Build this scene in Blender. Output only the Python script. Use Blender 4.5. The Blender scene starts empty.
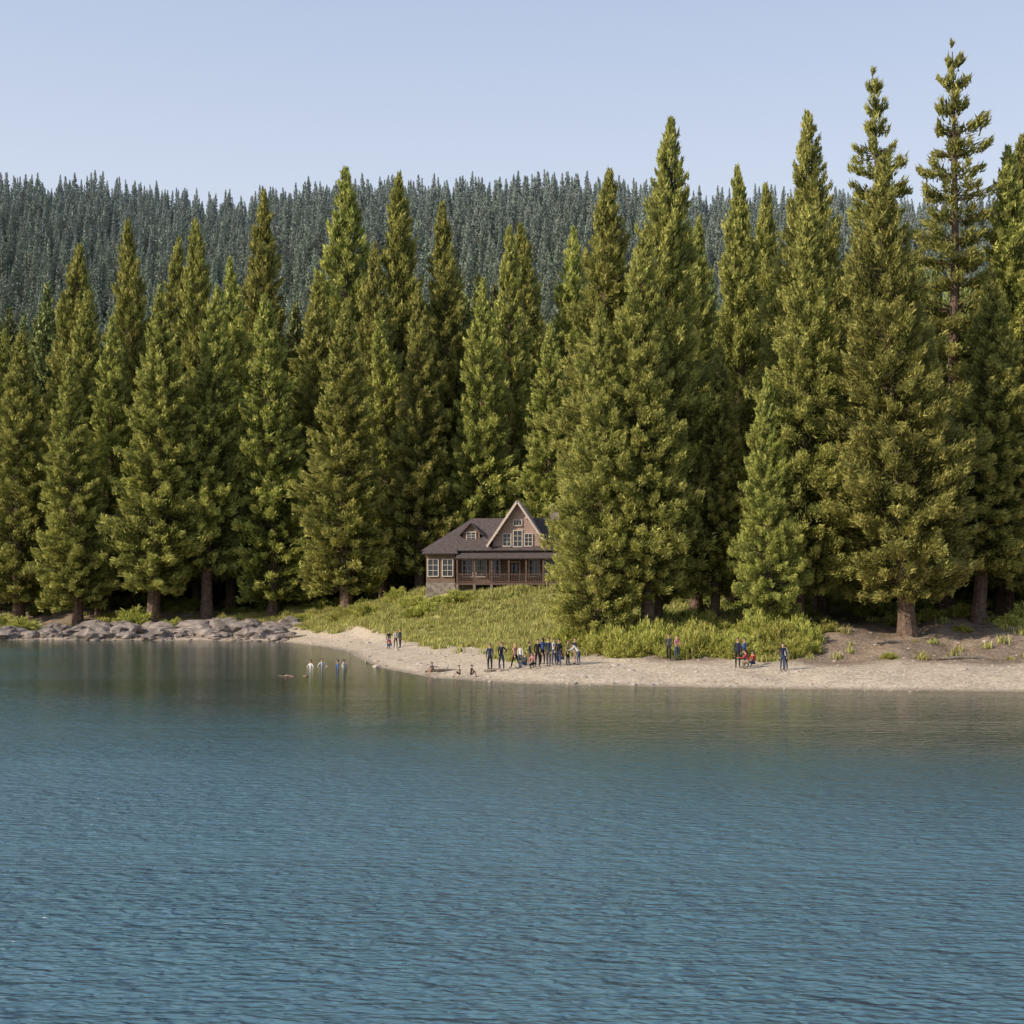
import bpy, math, numpy as np, random
from mathutils import noise as mn, Vector
scene=bpy.context.scene
RAD=math.radians
# ------------------------------------------------------------------ helpers
def link(o,parent=None):
    scene.collection.objects.link(o)
    if parent: o.parent=parent
    return o
def mk_mesh(name,V,groups,mats,tint=None,smooth=False):
    """groups: list of (faces ndarray (n,k), mat index)"""
    me=bpy.data.meshes.new(name)
    V=np.asarray(V,dtype=np.float32)
    groups=[(np.asarray(f,dtype=np.int32),m) for f,m in groups if len(f)]
    nl=sum(f.size for f,m in groups); nf=sum(len(f) for f,m in groups)
    me.vertices.add(len(V)); me.vertices.foreach_set("co",V.ravel())
    me.loops.add(nl); me.polygons.add(nf)
    li=np.concatenate([f.ravel() for f,m in groups])
    tot=np.concatenate([np.full(len(f),f.shape[1],dtype=np.int32) for f,m in groups])
    st=np.concatenate([[0],np.cumsum(tot)[:-1]]).astype(np.int32)
    mi=np.concatenate([np.full(len(f),m,dtype=np.int32) if np.isscalar(m) else np.asarray(m,dtype=np.int32) for f,m in groups])
    me.loops.foreach_set("vertex_index",li.astype(np.int32))
    me.polygons.foreach_set("loop_start",st)
    me.polygons.foreach_set("material_index",mi)
    me.polygons.foreach_set("use_smooth",np.full(nf,smooth))
    me.update(calc_edges=True)
    if tint is not None:
        for k,t in (tint.items() if isinstance(tint,dict) else [("tint",tint)]):
            a=me.attributes.new(k,'FLOAT','POINT'); a.data.foreach_set("value",np.asarray(t,dtype=np.float32))
    for m in mats: me.materials.append(m)
    return me
def tubes(P,r,ns=6):
    P=np.asarray(P,float); r=np.asarray(r,float)
    if P.ndim==2: P=P[None]; r=r[None]
    B,K,_=P.shape
    D=np.gradient(P,axis=1); D/=np.linalg.norm(D,axis=2,keepdims=True)+1e-9
    M=(P[:,-1]-P[:,0]); M/=np.linalg.norm(M,axis=1,keepdims=True)+1e-9
    ref=np.where(np.abs(M[:,2:3])>0.8,np.array([[1.,0,0]]),np.array([[0.,0,1]]))[:,None,:]
    a=np.cross(D,np.broadcast_to(ref,D.shape)); a/=np.linalg.norm(a,axis=2,keepdims=True)+1e-9
    b=np.cross(D,a)
    th=np.arange(ns)/ns*2*np.pi
    V=P[:,:,None,:]+r[:,:,None,None]*(np.cos(th)[None,None,:,None]*a[:,:,None,:]+np.sin(th)[None,None,:,None]*b[:,:,None,:])
    idx=np.arange(B*K*ns).reshape(B,K,ns)
    n=np.roll(idx,-1,axis=2)
    F=np.stack([idx[:,:-1],n[:,:-1],n[:,1:],idx[:,1:]],axis=-1).reshape(-1,4)
    return V.reshape(-1,3),F
def sph(c,r,nu=10,nv=7):
    V=[];F=[]
    for j in range(nv+1):
        ph=math.pi*j/nv
        for i in range(nu):
            t=2*math.pi*i/nu
            V.append((c[0]+r[0]*math.sin(ph)*math.cos(t),c[1]+r[1]*math.sin(ph)*math.sin(t),c[2]+r[2]*math.cos(ph)))
    for j in range(nv):
        for i in range(nu):
            F.append((j*nu+i,(j+1)*nu+i,(j+1)*nu+(i+1)%nu,j*nu+(i+1)%nu))
    return np.array(V),np.array(F)
class Acc:
    def __init__(s): s.V=[];s.G=[];s.n=0
    def add(s,V,F,m):
        s.V.append(np.asarray(V,float)); s.G.append((np.asarray(F)+s.n,m)); s.n+=len(V)
    def box(s,c,d,m):
        x,y,z=c; a,b,e=d[0]/2,d[1]/2,d[2]/2
        V=[(x-a,y-b,z-e),(x+a,y-b,z-e),(x+a,y+b,z-e),(x-a,y+b,z-e),(x-a,y-b,z+e),(x+a,y-b,z+e),(x+a,y+b,z+e),(x-a,y+b,z+e)]
        s.add(V,[(0,3,2,1),(4,5,6,7),(0,1,5,4),(1,2,6,5),(2,3,7,6),(3,0,4,7)],m)
    def mesh(s,name,mats,smooth=False,tint=None):
        return mk_mesh(name,np.concatenate(s.V),s.G,mats,smooth=smooth,tint=tint)

# ------------------------------------------------------------------ materials
def newmat(name):
    m=bpy.data.materials.new(name); m.use_nodes=True
    nt=m.node_tree; nt.nodes.clear()
    out=nt.nodes.new('ShaderNodeOutputMaterial')
    return m,nt,out
def N(nt,t,**kw):
    n=nt.nodes.new(t)
    for k,v in kw.items(): setattr(n,k,v)
    return n
def ramp(nt,fac,stops):
    r=nt.nodes.new('ShaderNodeValToRGB'); e=r.color_ramp.elements
    while len(e)<len(stops): e.new(0.5)
    for i,(p,c) in enumerate(stops): e[i].position=p; e[i].color=(*c,1)
    nt.links.new(fac,r.inputs[0]); return r.outputs[0]
def mixc(nt,f,a,b,mode='MIX'):
    m=nt.nodes.new('ShaderNodeMix'); m.data_type='RGBA'; m.blend_type=mode
    for s,v in ((0,f),(6,a),(7,b)):
        if isinstance(v,bpy.types.NodeSocket): nt.links.new(v,m.inputs[s])
        else: m.inputs[s].default_value=v if s==0 else (*v,1)
    return m.outputs[2]
def math_(nt,op,a,b=None,c=None):
    m=nt.nodes.new('ShaderNodeMath'); m.operation=op
    for i,v in enumerate((a,b,c)):
        if v is None: continue
        if isinstance(v,bpy.types.NodeSocket): nt.links.new(v,m.inputs[i])
        else: m.inputs[i].default_value=v
    return m.outputs[0]
def simple(name,col,rough=0.8,var=0.25,scale=6,bump=0.0):
    m,nt,out=newmat(name)
    p=N(nt,'ShaderNodeBsdfPrincipled'); p.inputs['Roughness'].default_value=rough
    p.inputs['Specular IOR Level'].default_value=0.25
    tc=N(nt,'ShaderNodeTexCoord'); no=N(nt,'ShaderNodeTexNoise'); no.inputs['Scale'].default_value=scale; no.inputs['Detail'].default_value=6
    nt.links.new(tc.outputs['Object'],no.inputs['Vector'])
    c=ramp(nt,no.outputs[0],[(0.3,tuple(x*(1-var) for x in col)),(0.7,tuple(min(1,x*(1+var)) for x in col))])
    nt.links.new(c,p.inputs['Base Color'])
    if bump:
        b=N(nt,'ShaderNodeBump'); b.inputs['Distance'].default_value=bump; nt.links.new(no.outputs[0],b.inputs['Height']); nt.links.new(b.outputs[0],p.inputs['Normal'])
    nt.links.new(p.outputs[0],out.inputs[0]); return m
def leafmat(name,dark,mid,light,trans=0.3,huevar=0.012,haze=None):
    m,nt,out=newmat(name)
    at=N(nt,'ShaderNodeAttribute',attribute_name='tint')
    oi=N(nt,'ShaderNodeObjectInfo')
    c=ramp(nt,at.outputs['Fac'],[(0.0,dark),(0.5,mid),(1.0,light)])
    hs=N(nt,'ShaderNodeHueSaturation')
    nt.links.new(c,hs.inputs['Color'])
    nt.links.new(math_(nt,'MULTIPLY_ADD',oi.outputs['Random'],huevar*2,0.5-huevar),hs.inputs['Hue'])
    nt.links.new(math_(nt,'MULTIPLY_ADD',oi.outputs['Random'],0.3,0.85),hs.inputs['Value'])
    col=hs.outputs[0]
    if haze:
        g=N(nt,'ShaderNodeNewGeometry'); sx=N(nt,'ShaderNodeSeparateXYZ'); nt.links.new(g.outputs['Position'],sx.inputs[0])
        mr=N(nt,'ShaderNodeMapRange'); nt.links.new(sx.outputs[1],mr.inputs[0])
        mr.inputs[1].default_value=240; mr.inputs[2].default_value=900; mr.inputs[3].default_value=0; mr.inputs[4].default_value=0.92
        col=mixc(nt,mr.outputs[0],col,haze)  # aerial haze painted into the leaf colour, stronger with world Y
    d=N(nt,'ShaderNodeBsdfDiffuse'); nt.links.new(col,d.inputs[0])
    if trans>0:
        t=N(nt,'ShaderNodeBsdfTranslucent'); mx=N(nt,'ShaderNodeMixShader'); mx.inputs[0].default_value=trans
        nt.links.new(col,t.inputs[0])
        nt.links.new(d.outputs[0],mx.inputs[1]); nt.links.new(t.outputs[0],mx.inputs[2]); nt.links.new(mx.outputs[0],out.inputs[0])
    else: nt.links.new(d.outputs[0],out.inputs[0])
    return m
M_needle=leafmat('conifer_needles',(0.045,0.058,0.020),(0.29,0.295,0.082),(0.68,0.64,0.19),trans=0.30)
M_needle_mid=leafmat('needles_painted_shade',(0.045,0.060,0.025),(0.20,0.22,0.08),(0.40,0.40,0.16),trans=0.0,haze=(0.24,0.29,0.26))  # darker needle copy: forest shade and haze painted into the colour
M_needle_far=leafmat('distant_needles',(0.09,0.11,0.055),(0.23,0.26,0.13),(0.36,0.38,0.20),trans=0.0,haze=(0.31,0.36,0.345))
M_shrub=leafmat('willow_leaves',(0.13,0.15,0.03),(0.38,0.38,0.09),(0.60,0.56,0.18))
M_grass=leafmat('grass_blades',(0.19,0.20,0.055),(0.41,0.39,0.12),(0.63,0.56,0.23),trans=0.25)
M_bark=simple('bark',(0.12,0.08,0.058),0.95,0.5,3,0.05)
M_rock=simple('granite',(0.21,0.172,0.148),0.9,0.5,1.3,0.08)
M_peb=simple('pebbles',(0.42,0.35,0.29),0.9,0.4,0.7)
M_drift=simple('driftwood_grey',(0.2,0.16,0.12),0.9,0.4,5,0.02)

# ------------------------------------------------------------------ terrain
SH=np.array([(-2500,260),(-400,215),(-200,192),(-110,184),(-64,178),(-45,176),(-29,172),(-20,152),(-15.6,137),(-12.5,118),(-10,105),(-5.2,91.5),(0.5,85),(7.4,82),(16,79.3),(28,77),(60,72),(200,55),(600,0),(2500,-300)],float)
def wob(x,y): return 0.55*np.sin(x*0.31+1.3)+0.35*np.sin(x*0.83+y*0.2)+0.2*np.sin(x*1.9+y*0.5+2)
def sdist(x,y):
    x=np.asarray(x,float); y=np.asarray(y,float)
    best=np.full(x.shape,1e9)
    for (ax,ay),(bx,by) in zip(SH[:-1],SH[1:]):
        dx,dy=bx-ax,by-ay; t=np.clip(((x-ax)*dx+(y-ay)*dy)/(dx*dx+dy*dy),0,1)
        best=np.minimum(best,np.hypot(x-ax-t*dx,y-ay-t*dy))
    sg=np.where(y>np.interp(x,SH[:,0],SH[:,1]),1,-1)
    return best*sg+wob(x,y)*np.clip(best/3,0.3,1)
def hgt(x,y):
    x=np.asarray(x,float); y=np.asarray(y,float)
    s=sdist(x,y)
    h=np.interp(s,[-60,-5,0,3,7,14,20,25,35,60,120,400],[-6,-0.95,0,0.42,0.8,1.25,2.6,3.3,4.1,5.5,8,12])
    h=h+4.4*np.exp(-((x+4.5)**2/(2*15.5**2)+(y-171)**2/(2*13.5**2)))*np.clip((s-4)/9,0,1)
    k=np.clip((s-9)/8,0,1)
    h=h+k*(0.22*np.sin(x*0.45+y*0.3)+0.16*np.sin(x*1.1-y*0.7+1)+0.08*np.sin(x*2.3+y*1.9))
    far=np.interp(y+16*np.sin(x*0.012+1),[225,300,450,600,750,900,960,1100,1600,4000],[0,6,45,102,170,232,243,225,90,30])
    far=far*(1+0.012*np.sin(x*0.02+2.2)+0.012*np.sin(x*0.043)-0.00009*np.clip(x,-400,600))
    return h+far
def axis(*segs):
    out=[]
    for a,b,st in segs: out.append(np.arange(a,b,st))
    return np.unique(np.concatenate(out))
xs=axis((-2500,-300,60),(-300,-90,6),(-90,60,0.6),(60,300,6),(300,2501,60))
ys=axis((-900,0,60),(0,60,10),(60,215,0.6),(215,1000,9),(1000,3501,80))
X,Y=np.meshgrid(xs,ys); Z=hgt(X,Y)
S=sdist(X,Y)
r_=np.random.default_rng(3)
fine=(S>9)&(S<80)&(np.abs(X)<90)
Z=Z+np.where(fine,r_.normal(0,0.035,Z.shape),0)
nx,ny=len(xs),len(ys)
idx=np.arange(nx*ny).reshape(ny,nx)
F=np.stack([idx[:-1,:-1],idx[:-1,1:],idx[1:,1:],idx[1:,:-1]],-1).reshape(-1,4)
def meadow_mask(x,y,s=None):
    if s is None: s=sdist(x,y)
    n=1.8*np.sin(x*0.5+0.4)+1.2*np.sin(x*1.3+y*0.4)
    g=np.clip((s+n*0.6-12.0)/2.0,0,1)
    g=np.where(x<1,np.clip((s+n*0.3-6.0)/2.0,0,1),g)
    g=g*np.clip((20.5+n-x)/2.5,0,1)
    g=g*np.clip((x+31+n*2+(y-176)*0.4)/4,0,1)
    return g
def forest_mask(x,y,s=None):
    if s is None: s=sdist(x,y)
    f=np.clip((s-24)/8,0,1)
    lawn=np.exp(-(((x+2)/13)**2+((y-160)/17)**2))
    return np.clip(f-1.4*lawn,0,1)
G=meadow_mask(X,Y,S)
m,nt,out=newmat('ground')
p=N(nt,'ShaderNodeBsdfPrincipled'); p.inputs['Roughness'].default_value=0.95; p.inputs['Specular IOR Level'].default_value=0.1
geo=N(nt,'ShaderNodeNewGeometry')
n1=N(nt,'ShaderNodeTexNoise'); n1.inputs['Scale'].default_value=0.6; n1.inputs['Detail'].default_value=9; n1.inputs['Roughness'].default_value=0.65
n2=N(nt,'ShaderNodeTexNoise'); n2.inputs['Scale'].default_value=5; n2.inputs['Detail'].default_value=5
vo=N(nt,'ShaderNodeTexVoronoi'); vo.inputs['Scale'].default_value=4.5
for n in (n1,n2,vo): nt.links.new(geo.outputs['Position'],n.inputs['Vector'])
sand=ramp(nt,n1.outputs[0],[(0.3,(0.34,0.265,0.195)),(0.55,(0.50,0.405,0.30)),(0.8,(0.60,0.49,0.375))])
sand=mixc(nt,0.42,sand,ramp(nt,vo.outputs['Color'],[(0.1,(0.17,0.135,0.105)),(0.5,(0.44,0.355,0.27)),(0.9,(0.62,0.53,0.43))]))
dirt=ramp(nt,n1.outputs[0],[(0.3,(0.105,0.075,0.053)),(0.5,(0.23,0.165,0.12)),(0.75,(0.38,0.295,0.22))])
dirt=mixc(nt,0.4,dirt,ramp(nt,n2.outputs[0],[(0.35,(0.06,0.045,0.035)),(0.65,(0.36,0.28,0.21))]))
grs=ramp(nt,n2.outputs[0],[(0.3,(0.19,0.195,0.06)),(0.7,(0.43,0.38,0.155))])
frs=ramp(nt,n2.outputs[0],[(0.3,(0.05,0.045,0.022)),(0.7,(0.15,0.125,0.065))])
def A(nm): return N(nt,'ShaderNodeAttribute',attribute_name=nm).outputs['Fac']
c=mixc(nt,A('dirt'),sand,dirt); c=mixc(nt,A('meadow'),c,grs); c=mixc(nt,A('forest'),c,frs)
wet=A('wet'); c=mixc(nt,wet,c,(0.12,0.10,0.07))
nt.links.new(c,p.inputs['Base Color'])
bp=N(nt,'ShaderNodeBump'); bp.inputs['Distance'].default_value=0.12; nt.links.new(n2.outputs[0],bp.inputs['Height']); nt.links.new(bp.outputs[0],p.inputs['Normal'])
nt.links.new(p.outputs[0],out.inputs[0]); M_ground=m
dirtm=np.clip((S-9.5+1.2*np.sin(X*0.7))/2.5,0,1); dirtm=np.maximum(dirtm,np.clip((-30-X)/6,0,1)*np.clip((S-1)/2,0,1)*0.8)
wetm=np.clip(1-(S-0.1)/0.9,0,1)*0.75
me=mk_mesh('ground',np.stack([X,Y,Z],-1).reshape(-1,3),[(F,0)],[M_ground],tint={'meadow':G.ravel(),'forest':forest_mask(X,Y,S).ravel(),'dirt':dirtm.ravel(),'wet':wetm.ravel()},smooth=True)
link(bpy.data.objects.new('ground',me))

# ------------------------------------------------------------------ water
m,nt,out=newmat('lake_water')
p=N(nt,'ShaderNodeBsdfPrincipled'); p.inputs['IOR'].default_value=1.33
geo=N(nt,'ShaderNodeNewGeometry')
def wn(sx,sy,detail,dist=0.0,rot=0):
    mp=N(nt,'ShaderNodeMapping'); mp.inputs['Scale'].default_value=(sx,sy,1); mp.inputs['Rotation'].default_value=(0,0,rot)
    nt.links.new(geo.outputs['Position'],mp.inputs[0])
    n=N(nt,'ShaderNodeTexNoise'); n.inputs['Scale'].default_value=1; n.inputs['Detail'].default_value=detail; n.inputs['Distortion'].default_value=dist
    nt.links.new(mp.outputs[0],n.inputs[0]); return n.outputs[0]
a=math_(nt,'MULTIPLY',wn(1.2,2.8,1,0.5,0.10),0.24)
b=math_(nt,'MULTIPLY',wn(3.4,7.5,1,0.5,-0.15),0.16)
c_=math_(nt,'MULTIPLY',wn(0.3,0.7,0,0,0.2),0.12)
g_=wn(0.022,0.085,2,0.3,0.12)
hsum=math_(nt,'ADD',math_(nt,'ADD',a,b),c_)
gm=ramp(nt,g_,[(0.38,(0.50,)*3),(0.58,(1.0,)*3)])
calm=N(nt,'ShaderNodeAttribute',attribute_name='calm').outputs['Fac']
hsum=math_(nt,'MULTIPLY',math_(nt,'MULTIPLY',hsum,gm),math_(nt,'MULTIPLY_ADD',calm,-0.90,1.0))
nt.links.new(math_(nt,'MULTIPLY_ADD',calm,-0.18,0.26),p.inputs['Roughness'])
bp=N(nt,'ShaderNodeBump'); bp.inputs['Distance'].default_value=1.0; nt.links.new(hsum,bp.inputs['Height']); nt.links.new(bp.outputs[0],p.inputs['Normal'])
sh=N(nt,'ShaderNodeAttribute',attribute_name='shallow_refl').outputs['Fac']
nt.links.new(ramp(nt,sh,[(0,(0.070,0.140,0.180)),(0.30,(0.035,0.085,0.095)),(0.50,(0.008,0.038,0.034)),(0.85,(0.008,0.036,0.026)),(1.0,(0.09,0.09,0.05))]),p.inputs['Base Color'])  # dark green tree-reflection band painted into base colour; last stop is beige shallows
nt.links.new(p.outputs[0],out.inputs[0])
wx=axis((-2500,-120,70),(-120,120,1.5),(120,2501,70)); wy=axis((-900,0,60),(0,60,2),(60,200,1.5),(200,420,20))
WX,WY=np.meshgrid(wx,wy); WS=sdist(WX,WY)
i2=np.arange(len(wx)*len(wy)).reshape(len(wy),len(wx))
F=np.stack([i2[:-1,:-1],i2[:-1,1:],i2[1:,1:],i2[1:,:-1]],-1).reshape(-1,4)
wsn=WS+3*np.sin(WX*.06)
me=mk_mesh('lake_water',np.stack([WX,WY,WX*0],-1).reshape(-1,3),[(F,0)],[m],tint={'shallow_refl':np.interp(wsn,[-50,-24,-1.5,0],[0,0.50,0.85,1]).ravel(),'calm':np.interp(wsn,[-46,-27,-12],[0,0.82,1]).ravel()})
link(bpy.data.objects.new('lake_water',me))

# ------------------------------------------------------------------ trees
def conifer(name,H,R,seed,nb,nleaf,ll,lw,cb=0.1,sparse=0.0,mat=None,power=0.6,droop=0.12,ns=4,trunk_ns=10,ev=(0.0,0.32,0.75,1.25),lumpk=1.0):
    rg=np.random.default_rng(seed)
    tt=(np.arange(nb)+rg.random(nb))/nb
    tt=tt**1.05
    if sparse>0:
        q=np.round(tt*22)/22+rg.normal(0,0.004,nb); tt=np.where(tt>0.3,q*sparse+tt*(1-sparse),tt); tt=np.clip(tt,0,1)
    t=cb+(1-cb)*tt
    phi=np.arange(nb)*2.39996+rg.normal(0,0.35,nb)
    prof=(1-tt)**power*(0.62+0.38*np.clip(tt/0.16,0,1)**0.8)+0.02
    ph=rg.random(8)*6.28
    lump=1+lumpk*(0.10*np.sin(phi*2+t*H*0.45+ph[0])+0.10*np.sin(phi*3-t*H*0.8+ph[1])+0.08*np.sin(phi+t*H*1.5+ph[2])+0.06*np.sin(phi*4+t*H*2.3+ph[5]))
    L=R*prof*lump*(0.74+0.36*rg.random(nb))
    e=np.interp(tt,[0,0.4,0.8,1],ev)+rg.normal(0,0.10,nb)
    z0=t*H-L*np.sin(np.clip(e,0,2))*0.35
    wobx=lambda z:0.010*H*np.sin(z/H*4+ph[3]); woby=lambda z:0.008*H*np.sin(z/H*3+ph[4])
    def pos(u,i):
        l=L[i]; r=l*u*np.cos(e[i]*0.8); z=z0[i]+l*(u*np.sin(e[i])-droop*u**2+droop*0.9*u**3)
        return np.stack([wobx(z0[i])+r*np.cos(phi[i]),woby(z0[i])+r*np.sin(phi[i]),z],-1)
    K=14; zt=np.linspace(-0.03*H,H*0.985,K); r0=0.0150*H
    rt=r0*(1-np.clip(zt/H,0,1))**0.9+0.02; rt[0]*=1.5
    P=np.stack([wobx(np.clip(zt,0,H)),woby(np.clip(zt,0,H)),zt],-1)
    TV,TF=tubes(P,rt,trunk_ns)
    V=[TV];G=[(TF,1)];n=len(TV)
    us=np.array([0,0.35,0.7,0.97]); ib=np.arange(nb)
    BP=np.stack([pos(np.full(nb,u),ib) for u in us],1)
    br=np.stack([(0.016*L+0.015)*k for k in (1,0.7,0.45,0.15)],1)
    BV,BF=tubes(BP,br,ns)
    V.append(BV);G.append((BF+n,1));n+=len(BV)
    w=L**1.35+0.15; cnt=np.maximum(5,(w/w.sum()*nleaf).astype(int))
    i=np.repeat(ib,cnt); m_=len(i)
    u=0.22+0.80*rg.random(m_)**0.55
    base=pos(np.minimum(u,1.0),i)
    side=np.stack([-np.sin(phi[i]),np.cos(phi[i]),np.zeros(m_)],-1)
    outv=np.stack([np.cos(phi[i])*np.cos(e[i]),np.sin(phi[i])*np.cos(e[i]),np.sin(e[i])],-1)
    lat=(rg.random(m_)*2-1)
    wid=L[i]*0.30*(1.10-u)+0.12
    off=lat*wid
    vz=rg.normal(0,1,m_)*(0.07+0.035*L[i])
    C=base+side*off[:,None]-outv*(0.07*np.abs(off))[:,None]; C[:,2]+=vz
    d=outv*(0.55+0.3*rg.random(m_))[:,None]+side*(np.sign(lat)*(0.25+0.4*rg.random(m_)))[:,None]
    d+=rg.normal(0,0.36,(m_,3)); d[:,2]+=0.5
    d/=np.linalg.norm(d,axis=1,keepdims=True)
    rr=rg.normal(0,1,(m_,3)); q=np.cross(d,rr); q/=np.linalg.norm(q,axis=1,keepdims=True)
    sc=(0.6+0.8*rg.random(m_))
    l_=ll*sc; w_=lw*sc
    v0=C-q*(w_/2)[:,None]-d*(l_*0.4)[:,None]; v1=C+q*(w_/2)[:,None]-d*(l_*0.4)[:,None]; v2=C+d*(l_*0.6)[:,None]
    LV=np.stack([v0,v1,v2],1).reshape(-1,3); LF=np.arange(m_*3).reshape(-1,3)
    V.append(LV);G.append((LF+n,0))
    btint=rg.random(nb)
    tl=np.clip(-0.06+0.28*btint[i]+0.40*rg.random(m_)+0.66*(u-0.4),0,1)  # inner needles drier, and painted darker as shade for depth; rest random
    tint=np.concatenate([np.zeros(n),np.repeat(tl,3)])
    return mk_mesh(name,np.concatenate(V),G,[mat or M_needle,M_bark],tint=tint)
H0=36.0
protos={
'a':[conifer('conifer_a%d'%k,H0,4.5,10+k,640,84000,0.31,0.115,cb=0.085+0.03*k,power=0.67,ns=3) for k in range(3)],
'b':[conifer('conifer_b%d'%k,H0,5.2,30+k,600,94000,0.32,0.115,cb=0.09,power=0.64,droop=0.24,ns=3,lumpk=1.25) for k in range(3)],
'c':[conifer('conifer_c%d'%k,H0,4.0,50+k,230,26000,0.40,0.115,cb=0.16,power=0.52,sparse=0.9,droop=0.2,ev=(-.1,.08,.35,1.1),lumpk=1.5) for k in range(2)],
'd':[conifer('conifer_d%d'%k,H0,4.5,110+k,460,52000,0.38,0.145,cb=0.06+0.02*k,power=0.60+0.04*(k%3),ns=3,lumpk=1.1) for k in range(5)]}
R0={'a':4.5,'b':5.2,'c':4.0,'d':4.5}
rp=random.Random(5)
TREES=[ # x, y, top elevation, radius, kind
(-69,200,43,6,'a'),(-59,192,38,5.6,'b'),(-56.6,198,44.7,5.8,'a'),(-47.7,190,45.5,6.8,'b'),(-41.2,194,48,6.2,'a'),(-33.2,195,46.8,6.2,'a'),
(-21.8,186,44.2,6.6,'b'),(-12.3,190,47.8,5.4,'a'),(-17.6,197,45,5.5,'a'),(-4.6,192,48.2,5.4,'a'),(-1,200,57.7,5.6,'a'),(5.7,188,42,5.4,'b'),
(-76.7,215,45.8,6,'a'),(-66,213,58.7,6.8,'a'),(-56.5,213,61.7,6.2,'b'),(-53,220,61,6,'a'),(-46.4,212,61.7,6.8,'a'),(-35.7,212,66,7.2,'a'),(-24.9,210,69,7.8,'b'),
(-17.3,211,68.6,7.2,'a'),(-19.8,203,56,6,'a'),(-28.1,202,52,6.4,'a'),(-8.6,212,64.5,7.4,'a'),(2.5,214,62,6.4,'a'),(8.5,216,62,6.4,'a'),(13,205,56,6,'a'),
(-62,206,50,6.2,'a'),(-39.5,203,54,6,'a'),(-85,204,50,6,'a'),(-93,212,58,6,'b'),(-104,203,50,6,'a'),(-114,210,56,6,'a'),
(10.9,105,41,5.0,'b'),(7.8,108,37.5,5.0,'a'),(6.0,101,26,3.9,'b'),(9.4,101,31.5,4.0,'a'),(20,128,44.6,4.6,'a'),(14.9,104,24,2.8,'a'),
(24.6,135,44.5,4.2,'a'),(15.5,122,38,4.2,'a'),(23.6,109,42.7,4.9,'b'),(20.4,101,33,4.5,'b'),(17.9,99,21,2.6,'b'),
(29.9,118,49.2,4.5,'c'),(34.3,112,48.7,4.8,'c'),(26.8,98,35.7,5.4,'b'),(38.6,111,40.6,5.0,'a'),(33.8,102,29,4.0,'a'),(39.6,103,35.7,5.0,'b'),
(47,107,42,5,'a'),(54,112,44,5,'b'),(62,106,38,5,'a'),(43,120,44,5,'a')]
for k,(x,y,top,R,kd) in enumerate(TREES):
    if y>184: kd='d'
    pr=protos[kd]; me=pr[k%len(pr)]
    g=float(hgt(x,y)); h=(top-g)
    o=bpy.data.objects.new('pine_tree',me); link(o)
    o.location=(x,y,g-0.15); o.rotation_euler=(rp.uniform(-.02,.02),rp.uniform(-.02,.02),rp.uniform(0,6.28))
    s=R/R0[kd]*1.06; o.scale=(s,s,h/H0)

def proto_coll(name,meshes):
    c=bpy.data.collections.new(name)
    for k,me in enumerate(meshes):
        o=bpy.data.objects.new('%s_%02d'%(name,k),me); c.objects.link(o)
    return c
def scatter(name,coll,P,rot,scl,idx):
    me=bpy.data.meshes.new(name); me.vertices.add(len(P)); me.vertices.foreach_set('co',np.asarray(P,np.float32).ravel())
    a=me.attributes.new('rot','FLOAT_VECTOR','POINT'); a.data.foreach_set('vector',np.asarray(rot,np.float32).ravel())
    a=me.attributes.new('scl','FLOAT_VECTOR','POINT'); a.data.foreach_set('vector',np.asarray(scl,np.float32).ravel())
    a=me.attributes.new('pidx','INT','POINT'); a.data.foreach_set('value',np.asarray(idx,np.int32))
    me.update()
    ng=bpy.data.node_groups.new(name,'GeometryNodeTree')
    ng.interface.new_socket('Geometry',in_out='INPUT',socket_type='NodeSocketGeometry'); ng.interface.new_socket('Geometry',in_out='OUTPUT',socket_type='NodeSocketGeometry')
    gi=ng.nodes.new('NodeGroupInput'); go=ng.nodes.new('NodeGroupOutput')
    ip=ng.nodes.new('GeometryNodeInstanceOnPoints'); ci=ng.nodes.new('GeometryNodeCollectionInfo')
    ci.inputs[0].default_value=coll; ci.inputs['Separate Children'].default_value=True; ci.inputs['Reset Children'].default_value=True
    def na(nm,dt):
        n=ng.nodes.new('GeometryNodeInputNamedAttribute'); n.data_type=dt; n.inputs[0].default_value=nm
        return [s for s in n.outputs if s.enabled][0]
    L=ng.links.new
    L(gi.outputs[0],ip.inputs['Points']); L(ci.outputs[0],ip.inputs['Instance']); ip.inputs['Pick Instance'].default_value=True
    L(na('pidx','INT'),ip.inputs['Instance Index']); L(na('rot','FLOAT_VECTOR'),ip.inputs['Rotation']); L(na('scl','FLOAT_VECTOR'),ip.inputs['Scale'])
    L(ip.outputs[0],go.inputs[0])
    o=bpy.data.objects.new(name,me); link(o); md=o.modifiers.new('scatter','NODES'); md.node_group=ng
    return o
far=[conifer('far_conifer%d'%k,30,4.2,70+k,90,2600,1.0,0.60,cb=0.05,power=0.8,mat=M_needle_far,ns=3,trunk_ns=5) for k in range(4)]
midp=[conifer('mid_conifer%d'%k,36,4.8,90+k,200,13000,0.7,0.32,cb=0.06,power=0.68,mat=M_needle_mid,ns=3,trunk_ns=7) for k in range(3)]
rg=np.random.default_rng(11)
def jgrid(x0,x1,y0,y1,st):
    gx,gy=np.meshgrid(np.arange(x0,x1,st),np.arange(y0,y1,st)); gx=gx.ravel()+rg.uniform(-.48,.48,gx.size)*st; gy=gy.ravel()+rg.uniform(-.48,.48,gy.size)*st
    return gx,gy
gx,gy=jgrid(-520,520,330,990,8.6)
k=(np.abs(gx)<gy*0.36+110); gx,gy=gx[k],gy[k]
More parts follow.
